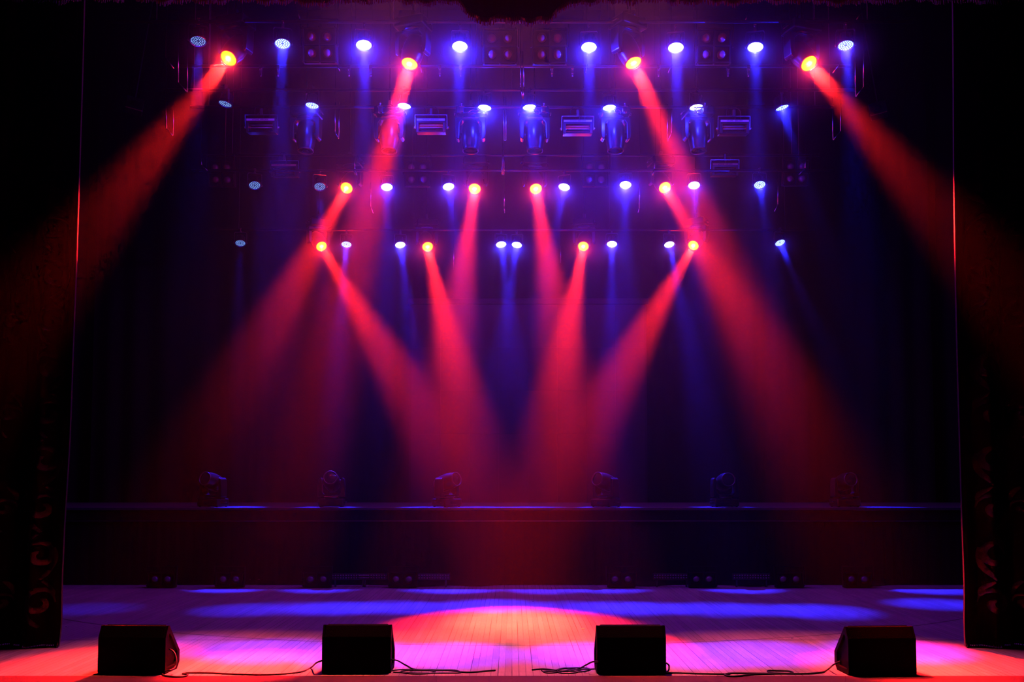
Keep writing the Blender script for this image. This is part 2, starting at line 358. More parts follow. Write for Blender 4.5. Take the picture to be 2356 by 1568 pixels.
def moving_head(lens_or_base, d, up, lit, label, group, scale=1.0, is_lens=True, pan=None):
    d = Vector(d).normalized(); Zr = Vector((0, 0, 1)) * up
    if is_lens:
        piv = Vector(lens_or_base) - d * LENS * scale; base = piv - Zr * PIV * scale
    else: base = Vector(lens_or_base)
    hx = Vector((d.x, d.y, 0))
    if pan is not None: X = Vector((math.cos(pan), math.sin(pan), 0))
    else:
        X = hx.normalized().cross(Vector((0, 0, 1))) if hx.length > 1e-3 else Vector((1, 0, 0))
        if X.x < 0: X = -X
    Yv = Zr.cross(X)
    root = empty('moving_head_light', label, 'stage light', (0, 0, 0), group)
    root.matrix_world = Matrix.Translation(base) @ Matrix((X, Yv, Zr)).transposed().to_4x4() @ Matrix.Scale(scale, 4)
    def add(key, parent):
        c = HP[key].copy(); C.objects.link(c); c.parent = parent; return c
    bs = add('base', root); add('display', bs)
    yk = add('yoke', root); add('handle', yk)
    if up < 0:
        add('clamp', root); hb = MB(); hb.tube([base, (base.x, base.y, 12.98)], .011, 6)
        hg = hb.build('drop_pipe', 'black', root); hg.matrix_parent_inverse = root.matrix_world.inverted()
    h = add('head', root); h.location = (0, 0, PIV)
    dl = Vector((d.dot(X), d.dot(Yv), d.dot(Zr))); ang = math.atan2(-dl.y, dl.z); h.rotation_euler = (ang, 0, 0)
    add('lens_on' if lit else 'lens_off', h); add('rim_on' if lit else 'rim_off', h)
    return base
def red_beam(px, py, Y, tgt, power, deg, label, halo=1.0, blend=1.0):
    L = at(px, py, Y); d = (Vector(tgt) - L).normalized()
    base = moving_head(L, d, -1, True, label, 'red beam moving heads')
    spot('red_beam', L + d * 0.03, d, P_RED * power, RED, deg, blend, 0.085)
    HALOS.append((L + d * .05, halo, 'red', {Y1: 'top', Y3: 'third', Y4: 'bottom'}[Y]))
    point('red_glow', L + d * 0.06, P_REDHALO * halo, RED)  # added point lamp in front of the lens, feeding its halo
    return base
g = lambda px, py: ground(px, py)
HB = []
T1 = ['far left of the top row, its beam crossing the left curtain', 'top row left of centre, beam falling left of the blue lamps',
      'top row right of centre, beam slanting down to the right', 'far right of the top row, its beam slanting to the right curtain']
tg1 = [Vector((-9.2, 8.4, 1.5)), g(560, 1530), g(2060, 1530), Vector((9.2, 8.4, 1.5))]
def side_tgt(px0, py0, Y, px1, py1, Yt): return at(px1, py1, Yt)
tg1[0] = at(-160, 985, 8.9); tg1[3] = at(2560, 955, 8.9)
for (px, py), tg, tx, pw in zip([(525, 135), (942, 148), (1458, 146), (1862, 147)], tg1, T1, [2.2, 2.3, 2.2, 2.2]):
    HB.append((1, red_beam(px, py, Y1, tg, pw, 13, 'yellow-lensed moving head, ' + tx)))
for (px, py), tg, tx, (pw, dg) in zip([(797, 433), (1092, 435), (1233, 435), (1530, 432)], [g(215, 1530), g(945, 1480), g(1400, 1480), g(2190, 1520)],
    ['third row outer left, beam going down left behind the lamp below', 'third row inner left of the centre pair', 'third row inner right of the centre pair', 'third row outer right, beam going down right behind the lamp below'], [(1.3, 12), (1.2, 12), (1.2, 12), (1.2, 12)]):
    HB.append((3, red_beam(px, py, Y3, tg, pw, dg, 'yellow-lensed moving head, ' + tx)))
for (px, py), tg, tx in zip([(740, 567), (984, 568), (1342, 567), (1595, 565)], [g(1245, 1424), g(1180, 1428), g(1190, 1428), g(1110, 1424)],
    ['outer left of the bottom row, beam crossing inward', 'inner left of the bottom row', 'inner right of the bottom row', 'outer right of the bottom row, beam crossing inward']):
    HB.append((4, red_beam(px, py, Y4, tg, 1.5, 12, 'yellow-lensed moving head, ' + tx)))

# unlit moving heads hung on the second pipe
bp2 = []
for i, (px, where) in enumerate([(705, 'below the second blue lamp'), (897, 'partly behind a red beam'), (1083, 'left of the centre gap'), (1230, 'right of the centre gap'), (1415, 'between the strobe and the wide red beam'), (1605, 'last on the right')]):
    p = at(px, 246, Y2 + .45); p.z -= .02
    moving_head(p, (0.02, -0.10, -1), -1, False, 'unlit moving head hanging down in second row, ' + where, 'unlit moving heads on the second pipe', 1.04, False, pan=0.05 * (i - 2.5))
# moving heads standing on the riser
for px, d, tx in [(490, (-.35, -.9, .25), 'hardly visible, far left end'), (763, (.05, -1, .35), 'dim, second from the left end'), (1028, (.72, -.62, .22), 'lens turned right, in front of left red beam'),
                  (1394, (-.66, -.66, .22), 'lens turned left, right of the red beams'), (1667, (.10, -1, .18), 'bright side hinges, fifth from left'), (1944, (.15, -1, .2), 'dim, far right end')]:
    p = at(px, 1160, YR + 0.45); p.z = ZR + .001
    moving_head(p, d, 1, False, 'black moving head on the riser, ' + tx, 'moving heads on the riser', 1.0, False, pan=math.atan2(d[0], -d[1]))

# ------------------------------------------------------------------ LED par cans
def par_parts():
    P = {}
    b = MB(); b.lathe([(0, -.17), (.06, -.168), (.085, -.15), (.09, -.05), (.108, -.03), (.112, .0), (.112, .02), (.104, .02), (.104, .004)], 28, cap=False)
    for k in range(8): a = k * math.pi / 4; b.box(-.004, .004, .085, .1, -.15, -.04, M4=Matrix.Rotation(a, 4, 'Z'))
    P['housing'] = b.build('housing', 'plastic')
    b = MB()
    pts = [(0, 0)] + [(.030 * math.cos(a * math.pi / 3), .030 * math.sin(a * math.pi / 3)) for a in range(6)] \
        + [(.058 * math.cos(a * math.pi / 6), .058 * math.sin(a * math.pi / 6)) for a in range(12)] + [(.086 * math.cos(a * math.pi / 9), .086 * math.sin(a * math.pi / 9)) for a in range(18)]
    for lev, r in ((0, .0095), (1, .0118), (2, .013)):
        b = MB(); b.mi = 0; b.lathe([(.104, .004), (0, .0045)], 28, cap=False)
        b.mi = 1
        for x, y in pts[1:]: b.lathe([(r, .005), (r * .9, .009), (0, .0105)], 10, M4=Matrix.Translation((x, y, 0)), cap=False)
        P['face%d' % lev] = b.build('led_face', ['glow%d' % lev, 'led%d' % lev])
    b = MB(); pr = [(-.135, .0, 0), (-.135, 0, -.10), (-.125, 0, -.20), (-.07, 0, -.25), (.07, 0, -.25), (.125, 0, -.20), (.135, 0, -.10), (.135, 0, 0)]
    P['br'] = None; b.bm.free()
    # yoke bracket hangs in world orientation, origin at lamp centre
    b = MB(); b.prism([(-.128, -.02), (-.128, .19), (-.11, .215), (.11, .215), (.128, .19), (.128, -.02), (.120, -.02), (.120, .185), (.107, .207), (-.107, .207), (-.120, .185), (-.120, -.02)], -.015, .015, 'y')
    for sx in (-1, 1): b.lathe([(.018, 0), (.018, .02)], 10, M4=Matrix.Translation((sx * .118, 0, 0)) @ Matrix.Rotation(sx * R(90), 4, 'Y'))
    P['bracket'] = b.build('bracket', 'metal')
    b = MB(); b.box(-.018, .018, -.028, .028, .21, .30, .004); b.box(-.02, .02, -.035, .035, .29, .30, .003)
    b.lathe([(.006, 0), (.006, .05), (.014, .05), (.014, .06)], 8, M4=Matrix.Translation((0, -.03, .25)) @ Matrix.Rotation(R(90), 4, 'X'))
    P['clamp'] = b.build('clamp', 'metal')
    for o in P.values():
        if o: C.objects.unlink(o)
    return P
PP = par_parts(); name_of = {Y1: 'top', Y2: 'second', Y3: 'third', Y4: 'bottom'}
def par(px, py, Y, tgt, lev, power, halo, label, group, deg=13):
    L = at(px, py, Y); d = (Vector(tgt) - L).normalized(); ctr = L - d * .02
    X = Vector((d.x, d.y, 0)).cross(Vector((0, 0, 1))).normalized()
    if X.x < 0: X = -X
    root = empty('par_light', label, 'stage light', (0, 0, 0), group)
    Yv = Vector((0, 0, 1)).cross(X)
    root.matrix_world = Matrix.Translation(ctr) @ Matrix((X, Yv, Vector((0, 0, 1)))).transposed().to_4x4()
    def add(k, p): c = PP[k].copy(); C.objects.link(c); c.parent = p; return c
    h = add('housing', root); dl = Vector((d.dot(X), d.dot(Yv), d.z)); h.rotation_euler = (math.atan2(-dl.y, dl.z), 0, 0)
    add('face%d' % lev, h)
    br = add('bracket', root); add('clamp', br)
    if power: spot('blue_beam', L + d * .03, d, P_BLUE * power, BLUE, deg, 1.0, .06)
    if halo > .05: HALOS.append((L + d * .05, halo, 'blue', name_of[Y]))
    if halo: point('blue_glow', L + d * .05, P_BLUEHALO * halo, BLUE)  # second lamp added before the LED face to make its halo
    return ctr
def pars(row, Y, items, group, name):
    out = []
    for i, (px, py, tx, ty, lev, pw, hl) in enumerate(items):
        look = ['dim blue LED par can with separate dots', 'blue-white LED par can', 'dazzling white-blue LED par can with wide halo'][lev]
        out.append(par(px, py, Y, g(tx, ty), lev, pw, hl, '%s, %s from left in the %s' % (look, ORD[i], name), group))
    return out
pars(1, Y1, [(456, 96, 430, 1485, 0, .5, 0.03), (650, 102, 620, 1495, 1, 1.8, .12), (837, 105, 850, 1505, 2, 2.2, 1.0), (1058, 108, 1040, 1505, 2, 2.2, 1.3), (1355, 110, 1360, 1505, 2, 2.2, .9),
    (1555, 111, 1600, 1505, 2, 2.2, .8), (1738, 110, 1760, 1500, 2, 2.0, .5), (1946, 106, 2060, 1495, 1, 1.8, .25)], 'blue par cans in the top row', 'top row')
pars(2, Y2, [(518, 240, 200, 1400, 0, .2, .02), (718, 244, 560, 1402, 1, .6, .2), (930, 245, 790, 1398, 2, 1, .5), (1115, 249, 980, 1398, 2, 1, .9), (1218, 248, 1320, 1396, 2, 1, .9),
    (1402, 249, 1510, 1398, 2, 1, .8), (1602, 248, 1770, 1402, 2, 1.2, .4), (1800, 249, 2160, 1389, 1, 1.2, .25)], 'blue par cans in the second row', 'second row')
pars(3, Y3, [(586, 427, 650, 1398, 0, .3, .02), (736, 430, 760, 1398, 0, .5, .02), (890, 431, 900, 1395, 2, .9, .5), (1032, 430, 1160, 1392, 2, 1, .5), (1298, 431, 1110, 1392, 2, 1, .6),
    (1439, 426, 1430, 1398, 2, 1.3, 1.2), (1597, 427, 1650, 1400, 2, 1.2, .4), (1748, 426, 1890, 1405, 1, 1.2, .2)], 'blue par cans in the third row', 'third row')
pars(4, Y4, [(553, 560, 530, 1350, 0, 2.0, .01), (797, 563, 740, 1351, 1, 1.6, .1), (921, 564, 1015, 1352, 2, 1.6, .25), (1153, 563, 1250, 1353, 2, 1.7, .4), (1189, 564, 1070, 1352, 2, 1.7, .4),
    (1408, 562, 1400, 1352, 2, 1.7, .35), (1540, 563, 1700, 1352, 2, 2.0, .15), (1795, 559, 2130, 1354, 1, 2.3, .15)], 'blue par cans in the bottom row', 'bottom row')

# haze puffs added round each lamp, imitating lens bloom
sm = bpy.data.materials.new('added_halo_volume'); sm.use_nodes = True; n_ = sm.node_tree; n_.nodes.clear()
v_ = n_.nodes.new('ShaderNodeVolumeScatter'); v_.inputs['Anisotropy'].default_value = .1
u_ = n_.nodes.new('ShaderNodeOutputMaterial'); n_.links.new(v_.outputs[0], u_.inputs['Volume'])
tc = n_.nodes.new('ShaderNodeTexCoord'); ln = n_.nodes.new('ShaderNodeVectorMath'); ln.operation = 'LENGTH'; n_.links.new(tc.outputs['Object'], ln.inputs[0])
pw = n_.nodes.new('ShaderNodeMath'); pw.operation = 'POWER'; pw.inputs[1].default_value = -1.7; n_.links.new(ln.outputs['Value'], pw.inputs[0])
sb = n_.nodes.new('ShaderNodeMath'); sb.operation = 'SUBTRACT'; sb.inputs[1].default_value = 0.8 ** -1.7; n_.links.new(pw.outputs[0], sb.inputs[0])
ml = n_.nodes.new('ShaderNodeMath'); ml.operation = 'MULTIPLY'; ml.inputs[1].default_value = 0.0155; n_.links.new(sb.outputs[0], ml.inputs[0])
mi = n_.nodes.new('ShaderNodeMath'); mi.operation = 'MINIMUM'; mi.inputs[1].default_value = 1.0; n_.links.new(ml.outputs[0], mi.inputs[0])
mz0 = n_.nodes.new('ShaderNodeMath'); mz0.operation = 'MAXIMUM'; mz0.inputs[1].default_value = 0.0; n_.links.new(mi.outputs[0], mz0.inputs[0])
n_.links.new(mz0.outputs[0], v_.inputs['Density'])
sme = None; cnt = {}
for c, h_, colr, row in HALOS:
    if sme is None:
        b = MB(); t_ = bmesh.new(); bmesh.ops.create_icosphere(t_, subdivisions=3, radius=.81); b.join(t_); o = b.build('added_halo', sm); sme = o.data
    else: o = bpy.data.objects.new('added_halo', sme); C.objects.link(o)
    o.location = c; o.scale = (min(1.15, .6 + .4 * h_),) * 3; o['kind'] = 'stuff'
    n0 = cnt[(colr, row)] = cnt.get((colr, row), 0) + 1
    tag(o, 'added halo haze round the %s bright %s lamp from left in the %s row' % (ORD[n0 - 1], colr, row), 'added_halo', 'added halos around the lamps')

# ------------------------------------------------------------------ pipes
def pipe(py, Y, x0, x1, label, hangers, r=.024, ztop=12.95):
    z = at(1178, py, Y).z
    t = empty('lighting_pipe', label, 'rigging pipe', (0, Y, z))
    b = MB(); b.tube([(x0, 0, 0), (x1, 0, 0)], r, 12); b.build('pipe', 'metal', t)
    for hx in hangers:
        b = MB(); b.tube([(hx, 0, r), (hx, 0, ztop - z)], .005, 6); b.build('hanger_cable', 'metal', t)
    return z
zt = lambda py, Y: at(1178, py, Y).z
pipe(50, Y1, -5.4, 5.4, 'black lighting pipe carrying the top row of lamps', (-4.8, -1.6, 1.6, 4.8))
pipe(152, Y1 + 1.0, -4.9, 4.9, 'bare pipe with empty clamps just behind the top row', (-4.4, 0.1, 4.4))
pipe(207, Y2, -5.6, 5.6, 'black lighting pipe carrying the second row of lamps', (-5, -1.4, 1.4, 5))
pipe(246, Y2 + .45, -5.2, 5.2, 'blue-lit pipe level with the second row of lamps', (-4.9, 0, 4.9))
pipe(392, Y3, -5.8, 5.8, 'black lighting pipe carrying the third row of lamps', (-5.2, -1.8, 1.8, 5.2))
pipe(357, Y3 + .1, -5.6, 5.6, 'bare pipe just above the third row holding blinders', (-5.1, 0.2, 5.1))
pipe(529, Y4, -6.2, 6.2, 'black lighting pipe carrying the bottom row of lamps', (-5.6, -2, 2, 5.6))
# empty clamps on the bare pipe
b = MB(); b.box(-.022, .022, -.03, .03, -.03, .03, .006); b.box(-.016, .016, -.02, .02, -.10, -.03, .004); b.lathe([(.012, -.13), (.012, -.1)], 10)
b.tube([(0, -.02, -.05), (0, -.07, -.05)], .007, 8)
cl0 = b.build('hook_clamp', 'steel')
for i, px in enumerate([600, 640, 803, 853, 1012, 1060, 1270, 1317, 1515, 1675, 1722]):
    o = cl0 if i == 0 else cl0.copy()
    if i: C.objects.link(o)
    o.location = at(px, 156, Y1 + 1.0)
    tag(o, 'empty steel clamp on the bare pipe, ' + (ORD + ['last'])[i] + ' from the left', 'clamp', 'empty hook clamps')

# ------------------------------------------------------------------ blinders
def blinder_proto(nx, nz):
    s = .215; root = empty('blinder_light', 'x', 'stage light')
    b = MB(); W, H = nx * s / 2, nz * s / 2
    b.box(-W - .02, W + .02, .02, .12, -H - .02, H + .02, .008)
    for i in range(nx + 1): x = -W + i * s; b.box(x - .008, x + .008, -.03, .03, -H - .02, H + .02)
    for j in range(nz + 1): z = -H + j * s; b.box(-W - .02, W + .02, -.03, .03, z - .008, z + .008)
    b.build('housing', 'frame', root)
    for i in range(nx):
        for j in range(nz):
            c = Vector((-W + (i + .5) * s, 0, -H + (j + .5) * s)); MM = Matrix.Translation(c) @ Matrix.Rotation(R(90), 4, 'X')
            b = MB(); b.lathe([(.0, .022), (.03, .018), (.052, .006), (.056, -.012)], 20, M4=MM, cap=False); l = b.build('lamp', 'lampglass', root)
            b = MB(); b.lathe([(.056, -.012), (.062, .004), (.068, -.012)], 20, M4=MM, cap=False); b.build('lamp_ring', 'metal', l)
    b = MB(); b.box(-W - .045, -W - .033, -.02, .02, -.02, H + .12); b.box(W + .033, W + .045, -.02, .02, -.02, H + .12); b.box(-W - .045, W + .045, -.02, .02, H + .108, H + .12)
    b.build('bracket', 'frame', root)
    return root
bl4 = blinder_proto(2, 2); first = True
def put(proto, loc, rx, label, group, name=None, scale=1):
    global used
    o = proto if not proto.get('used') else copy_tree(proto)
    if 'used' in o: del o['used']
    proto['used'] = 1
    o.location = loc; o.rotation_euler = (rx, 0, 0); o.scale = (scale,) * 3
    o['label'] = label; o['group'] = group; return o
PROTOS = []
for (px, py, Y, tx) in [(735, 103, Y1 + .1, 'left of the top row'), (1150, 106, Y1 + .1, 'left of the centre in the top row'), (1265, 106, Y1 + .1, 'right of the centre in the top row'), (1643, 106, Y1 + .1, 'right of the top row'),
                        (509, 399, Y3 + .1, 'left of the third row, almost dark'), (960, 399, Y3 + .1, 'left of centre in the third row'), (1370, 399, Y3 + .1, 'right of centre in the third row'), (1832, 397, Y3 + .1, 'far right of the third row')]:
    put(bl4, at(px, py, Y), R(12), 'unlit square blinder with four round lamps, ' + tx, 'four-lamp blinders')
bl2 = blinder_proto(2, 1)
for px, tx in [(371, 'leftmost'), (528, 'second from left'), (729, 'third from left'), (926, 'beside the bright batten'), (1430, 'first right of centre'), (1617, 'second right of centre'), (1817, 'third right of centre'), (1974, 'rightmost')]:
    o = put(bl2, at(px, 1318, YR - .5), R(-8), 'two-lamp blinder on the floor before the riser, ' + tx, 'two-lamp blinders at the foot of the riser'); o.location.z = .145 
for o in (bl4, bl2):
    if 'used' in o: del o['used']

# battens
def batten():
    root = empty('led_batten', 'x', 'stage light')
    b = MB(); b.box(-.32, .32, -.04, .05, 0, .11, .008); b.build('housing', 'plastic', root)
    b = MB()
    for i in range(14):
        for j in range(2): b.lathe([(.014, 0), (.010, .006), (0, .008)], 10, M4=Matrix.Translation((-.29 + i * .0446, -.041, .036 + j * .04)) @ Matrix.Rotation(R(90), 4, 'X'), cap=False)
    b.build('lens_strip', 'lampglass', root)
    b = MB()
    for sx in (-1, 1): b.box(sx * .25 - .012, sx * .25 + .012, -.03, .04, -.12, 0)
    b.build('foot', 'metal', root); return root
bt = batten()
for px, tx in [(806, 'outer left'), (870, 'inner left'), (992, 'centre left, right of a two-lamp blinder'), (1545, 'inner right'), (1728, 'outer right')]:
    o = put(bt, at(px, 1313, YR - .35), 0, 'low LED batten on the floor before the riser, ' + tx, 'LED battens at the foot of the riser'); o.location.z = .121
if 'used' in bt: del bt['used']

# ------------------------------------------------------------------ strobes
def text_mesh(txt, size, name, m, parent):
    cu = bpy.data.curves.new(name, 'FONT'); cu.body = txt; cu.size = size; cu.align_x = 'CENTER'; cu.align_y = 'CENTER'; cu.extrude = .0006
    t = bpy.data.objects.new(name, cu); C.objects.link(t); bpy.context.view_layer.update()
    me = bpy.data.meshes.new_from_object(t.evaluated_get(bpy.context.evaluated_depsgraph_get())); bpy.data.objects.remove(t)
    me.materials.clear(); me.materials.append(M[m]); o = bpy.data.objects.new(name, me); C.objects.link(o); o.parent = parent; return o
def strobe():
    root = empty('strobe_light', 'x', 'stage light')
    b = MB()  # origin at window centre, front faces -y
    b.box(-.235, .235, -.0, .16, -.09, .135, .008)
    b.box(-.235, .235, -.07, .0, .055, .135, .006); b.box(-.235, .235, -.07, .0, -.09, -.075, .004)
    for sx in (-1, 1): b.box(min(sx * .235, sx * .195), max(sx * .235, sx * .195), -.07, 0, -.09, .07, .004)
    b.build('housing', 'plastic', root)
    b = MB(); n = 14
    vs_ = []
    for i in range(n + 1):
        a = math.pi * i / n; y = -.002 - .055 * (1 - math.sin(a)); z = -.01 + .063 * math.cos(a)
        vs_.append((b.bm.verts.new((-.192, y, z)), b.bm.verts.new((.192, y, z))))
    for i in range(n):
        f = b.bm.faces.new((vs_[i][0], vs_[i][1], vs_[i + 1][1], vs_[i + 1][0])); f.smooth = True
    b.build('reflector', 'chrome', root)
    b = MB(); b.tube([(-.18, -.03, -.01), (.18, -.03, -.01)], .006, 10); b.build('flash_tube', 'label', root)
    b = MB(); b.box(-.225, .225, -.0745, -.0705, .092, .124, .001); lb = b.build('label_plate', 'label', root)
    b = MB(); b.box(-.232, .232, -.078, -.0705, .06, .088, .001); b.build('trim_band', 'shell', root)
    tx = text_mesh('ATOMIC 3000 DMX', .03, 'label_text', 'ink', lb); tx.location = (0, -.0757, .108); tx.rotation_euler = (R(90), 0, 0)
    b = MB(); b.box(-.262, -.252, -.02, .02, -.02, .20); b.box(.252, .262, -.02, .02, -.02, .20); b.box(-.262, .262, -.02, .02, .19, .20)
    for sx in (-1, 1): b.lathe([(.02, 0), (.02, .03)], 10, M4=Matrix.Translation((sx * .255, 0, 0)) @ Matrix.Rotation(sx * R(90), 4, 'Y'))
    b.build('bracket', 'steel', root)
    b = MB(); b.box(-.02, .02, -.025, .025, .20, .30, .004); b.build('clamp', 'metal', root)
    b = MB(); b.tube(smooth_path([(.0, .05, .13), (.03, .02, .18), (-.02, .0, .24), (-.10, .02, .20), (-.11, .03, .30), (-.04, .03, .36), (.1, .03, .30), (.12, .04, .17)]), .006, 6); b.build('power_lead', 'cable', root)
    return root
st = strobe()
for px, py, Y, tx in [(602, 293, Y2 + .45, 'leftmost of the second row'), (992, 293, Y2 + .45, 'second row, left of centre beside the red beam'), (1329, 296, Y2 + .45, 'second row, right of centre'), (1688, 296, Y2 + .45, 'rightmost of the second row'),
                      (655, 395, Y3 + .1, 'third row, far left, very dim'), (1667, 393, Y3 + .1, 'third row, far right, very dim')]:
    put(st, at(px, py, Y), R(8), 'strobe light with printed white label, ' + tx, 'strobe lights')
if 'used' in st: del st['used']

# clamps, arms and loose leads catching the glare beside the second-row lamps
for px, dirn, tx in [(875, 1, 'left of the third lamp of the second row'), (1062, 1, 'left of the fourth lamp of the second row'), (1251, -1, 'right of the fifth lamp of the second row'), (1437, -1, 'right of the sixth lamp of the second row'), (1622, -1, 'right of the seventh lamp of the second row')]:
    p = at(px, 247, Y2 - .03); t = empty('pipe_arm', 'glaring steel clamp and arm, ' + tx, 'bracket', p, 'clamp arms on the second pipe')
    ln = .30 if dirn > 0 else .17
    b = MB(); b.box(-.032, .032, -.02, .06, -.075, .0, .005); b.box(-.045, .045, -.02, .02, .004, .018, .003); b.lathe([(.02, .02), (.012, .035), (.012, .05), (.02, .06), (.008, .085)], 10); b.build('clamp', 'steel', t)
    b = MB(); b.tube([(dirn * .03, 0, -.0), (dirn * ln, 0, -.0)], .011, 8); b.tube([(dirn * .03, 0, -.085), (dirn * ln, 0, -.085)], .008, 8); b.build('arm', 'steel', t)
    b = MB(); b.tube(smooth_path([(dirn * ln, -.01, -.03), (dirn * ln * .8, -.03, -.09), (dirn * ln * .5, -.02, -.12), (dirn * ln * .35, -.02, -.09), (dirn * ln * .6, -.03, -.05), (dirn * ln * .9, -.02, -.07), (dirn * ln * .7, -.01, .01), (dirn * ln * .55, .02, .05)]), .008, 7); b.build('lead', 'steel', t)

# ------------------------------------------------------------------ bent rods
rods = [  # pixel polylines and depth
 ([(410, 70), (410, 190), (431, 212), (431, 90)], Y1 + .6, 'far left'), ([(381, 225), (383, 296), (398, 312), (400, 225)], Y2 + .5, 'far left'),
 ([(771, 235), (771, 303), (779, 319), (781, 235)], Y2 + .5, 'left'), ([(779, 95), (774, 115), (775, 150), (782, 164)], Y1 + .9, 'left'),
 ([(1158, 222), (1160, 323), (1164, 323), (1164, 222)], Y2 + .5, 'centre'), ([(1198, 118), (1198, 200), (1203, 228), (1206, 200), (1203, 118)], Y1 + .8, 'centre'),
 ([(1987, 80), (1987, 200), (1969, 222), (1966, 90)], Y1 + .6, 'far right'), ([(1935, 225), (1934, 302), (1917, 322), (1915, 225)], Y2 + .5, 'far right'),
 ([(1546, 225), (1545, 305), (1536, 325), (1535, 240)], Y2 + .5, 'right'), ([(815, 360), (816, 388), (821, 402), (818, 402), (812, 388)], Y3 - .5, 'left'),
 ([(1156, 330), (1156, 402), (1159, 402), (1159, 330)], Y3 - .5, 'centre'), ([(1508, 365), (1506, 388), (1501, 403), (1504, 390)], Y3 - .5, 'right'),
 ([(1853, 365), (1853, 386), (1838, 402)], Y3 - .5, 'far right'), ([(462, 365), (464, 379), (477, 392)], Y3 - .5, 'far left'),
 ([(853, 420), (853, 475), (859, 490)], Y3 + .4, 'left'), ([(1472, 415), (1471, 478), (1468, 489)], Y3 + .4, 'right'), ([(1790, 415), (1790, 470), (1782, 486)], Y3 + .4, 'far right'),
 ([(1161, 440), (1160, 475), (1161, 490)], Y3 + .4, 'centre'), ([(1044, 560), (1044, 620)], Y4 + .5, 'centre'), ([(1290, 565), (1290, 605)], Y4 + .5, 'centre'),
 ([(381, 133), (400, 158)], Y1 + .3, 'far left'), ([(1935, 143), (1916, 168)], Y1 + .3, 'far right'), ([(680, 18), (690, 42)], Y1 + .3, 'left'), ([(1463, 18), (1461, 38)], Y1 + .3, 'right'),
 ([(1723, 22), (1714, 50)], Y1 + .3, 'right'), ([(1987, 20), (1970, 46)], Y1 + .3, 'far right'), ([(967, 150), (970, 168)], Y1 + .7, 'centre'), ([(1351, 148), (1348, 168)], Y1 + .7, 'centre'), ([(1546, 148), (1537, 168)], Y1 + .7, 'right')]
ROD_WORDS = ['leftmost, right of the curtain in the top row', 'left end of the second row, below the long red beam', 'between second and third lamps of the second row', 'beside the left four-lamp blinder', 'double rod at the exact centre of the second row', 'double rod dropping between the two centre blinders', 'rightmost of the top row, outside the last blue lamp', 'right end of the second row, below the right red beam', 'beside the wide red beam, right of the second row', 'above the outer left red lens of the third row', 'short double rod at the centre of the third row', 'above the outer right red lens of the third row', 'right end of the third row, by the faint blinder', 'left end of the third row, by the faint blinder', 'left of the third blue lamp in the third row', 'right of the brightest blue lamp of the third row', 'below the last blue lamp of the third row', 'at the centre below the third row', 'in the bottom row, right of the inner left red lens', 'in the bottom row, left of the inner right red lens', 'slanting at the far left of the top row', 'slanting under the last blue lamp of the top row', 'slanting near the valance, above the second blue lamp', 'near the valance, above the inner right red lens', 'near the valance, above the seventh blue lamp', 'near the valance at the far right', 'tiny, right of the inner left red lens in the top row', 'tiny, under the fifth blue lamp of the top row', 'tiny slanted, under the sixth blue lamp of the top row']
for (pts, Y, side), rw in zip(rods, ROD_WORDS):
    row = 'top row' if Y < Y2 - .2 else 'second row' if Y < Y3 - .6 else 'third row' if Y < Y4 - .3 else 'bottom row'
    P_ = [at(x, y, Y) for x, y in pts]; b = MB(); o0 = P_[0]; r_ = .0085
    for a, c in zip(P_, P_[1:]): b.tube([a - o0, c - o0], r_, 8)
    o = b.build('hanging_rod', 'steel', loc=o0)
    b = MB(); b.tube([(0, 0, 0), (0, 0, 12.95 - o0.z)], .0025, 5); b.build('suspension_wire', 'black', o)
    tag(o, 'thin steel rod, ' + rw, 'rod', 'thin steel rods')
# small boxes on the side walls
for px, py, sgn, sd in [(310, 237, 1, 'left'), (2020, 248, -1, 'right')]:
    t = empty('side_speaker', 'small dark box with round opening hung high at the %s side' % sd, 'speaker', at(px, py, 17))
    t.rotation_euler = (R(-8), R(8) * sgn, R(25) * sgn)
    b = MB(); b.box(-.15, .15, 0, .2, -.12, .12, .015); b.build('cabinet', 'shell', t)
    b = MB(); b.lathe([(.06, 0), (.05, .01), (0, -.01)], 20, M4=Matrix.Translation((0, -.002, 0)) @ Matrix.Rotation(R(90), 4, 'X'), cap=False); b.build('cone', 'black', t)
    b = MB(); b.box(-.01, .01, .08, .1, .12, 12.9 - t.location.z); b.build('hanger', 'metal', t)

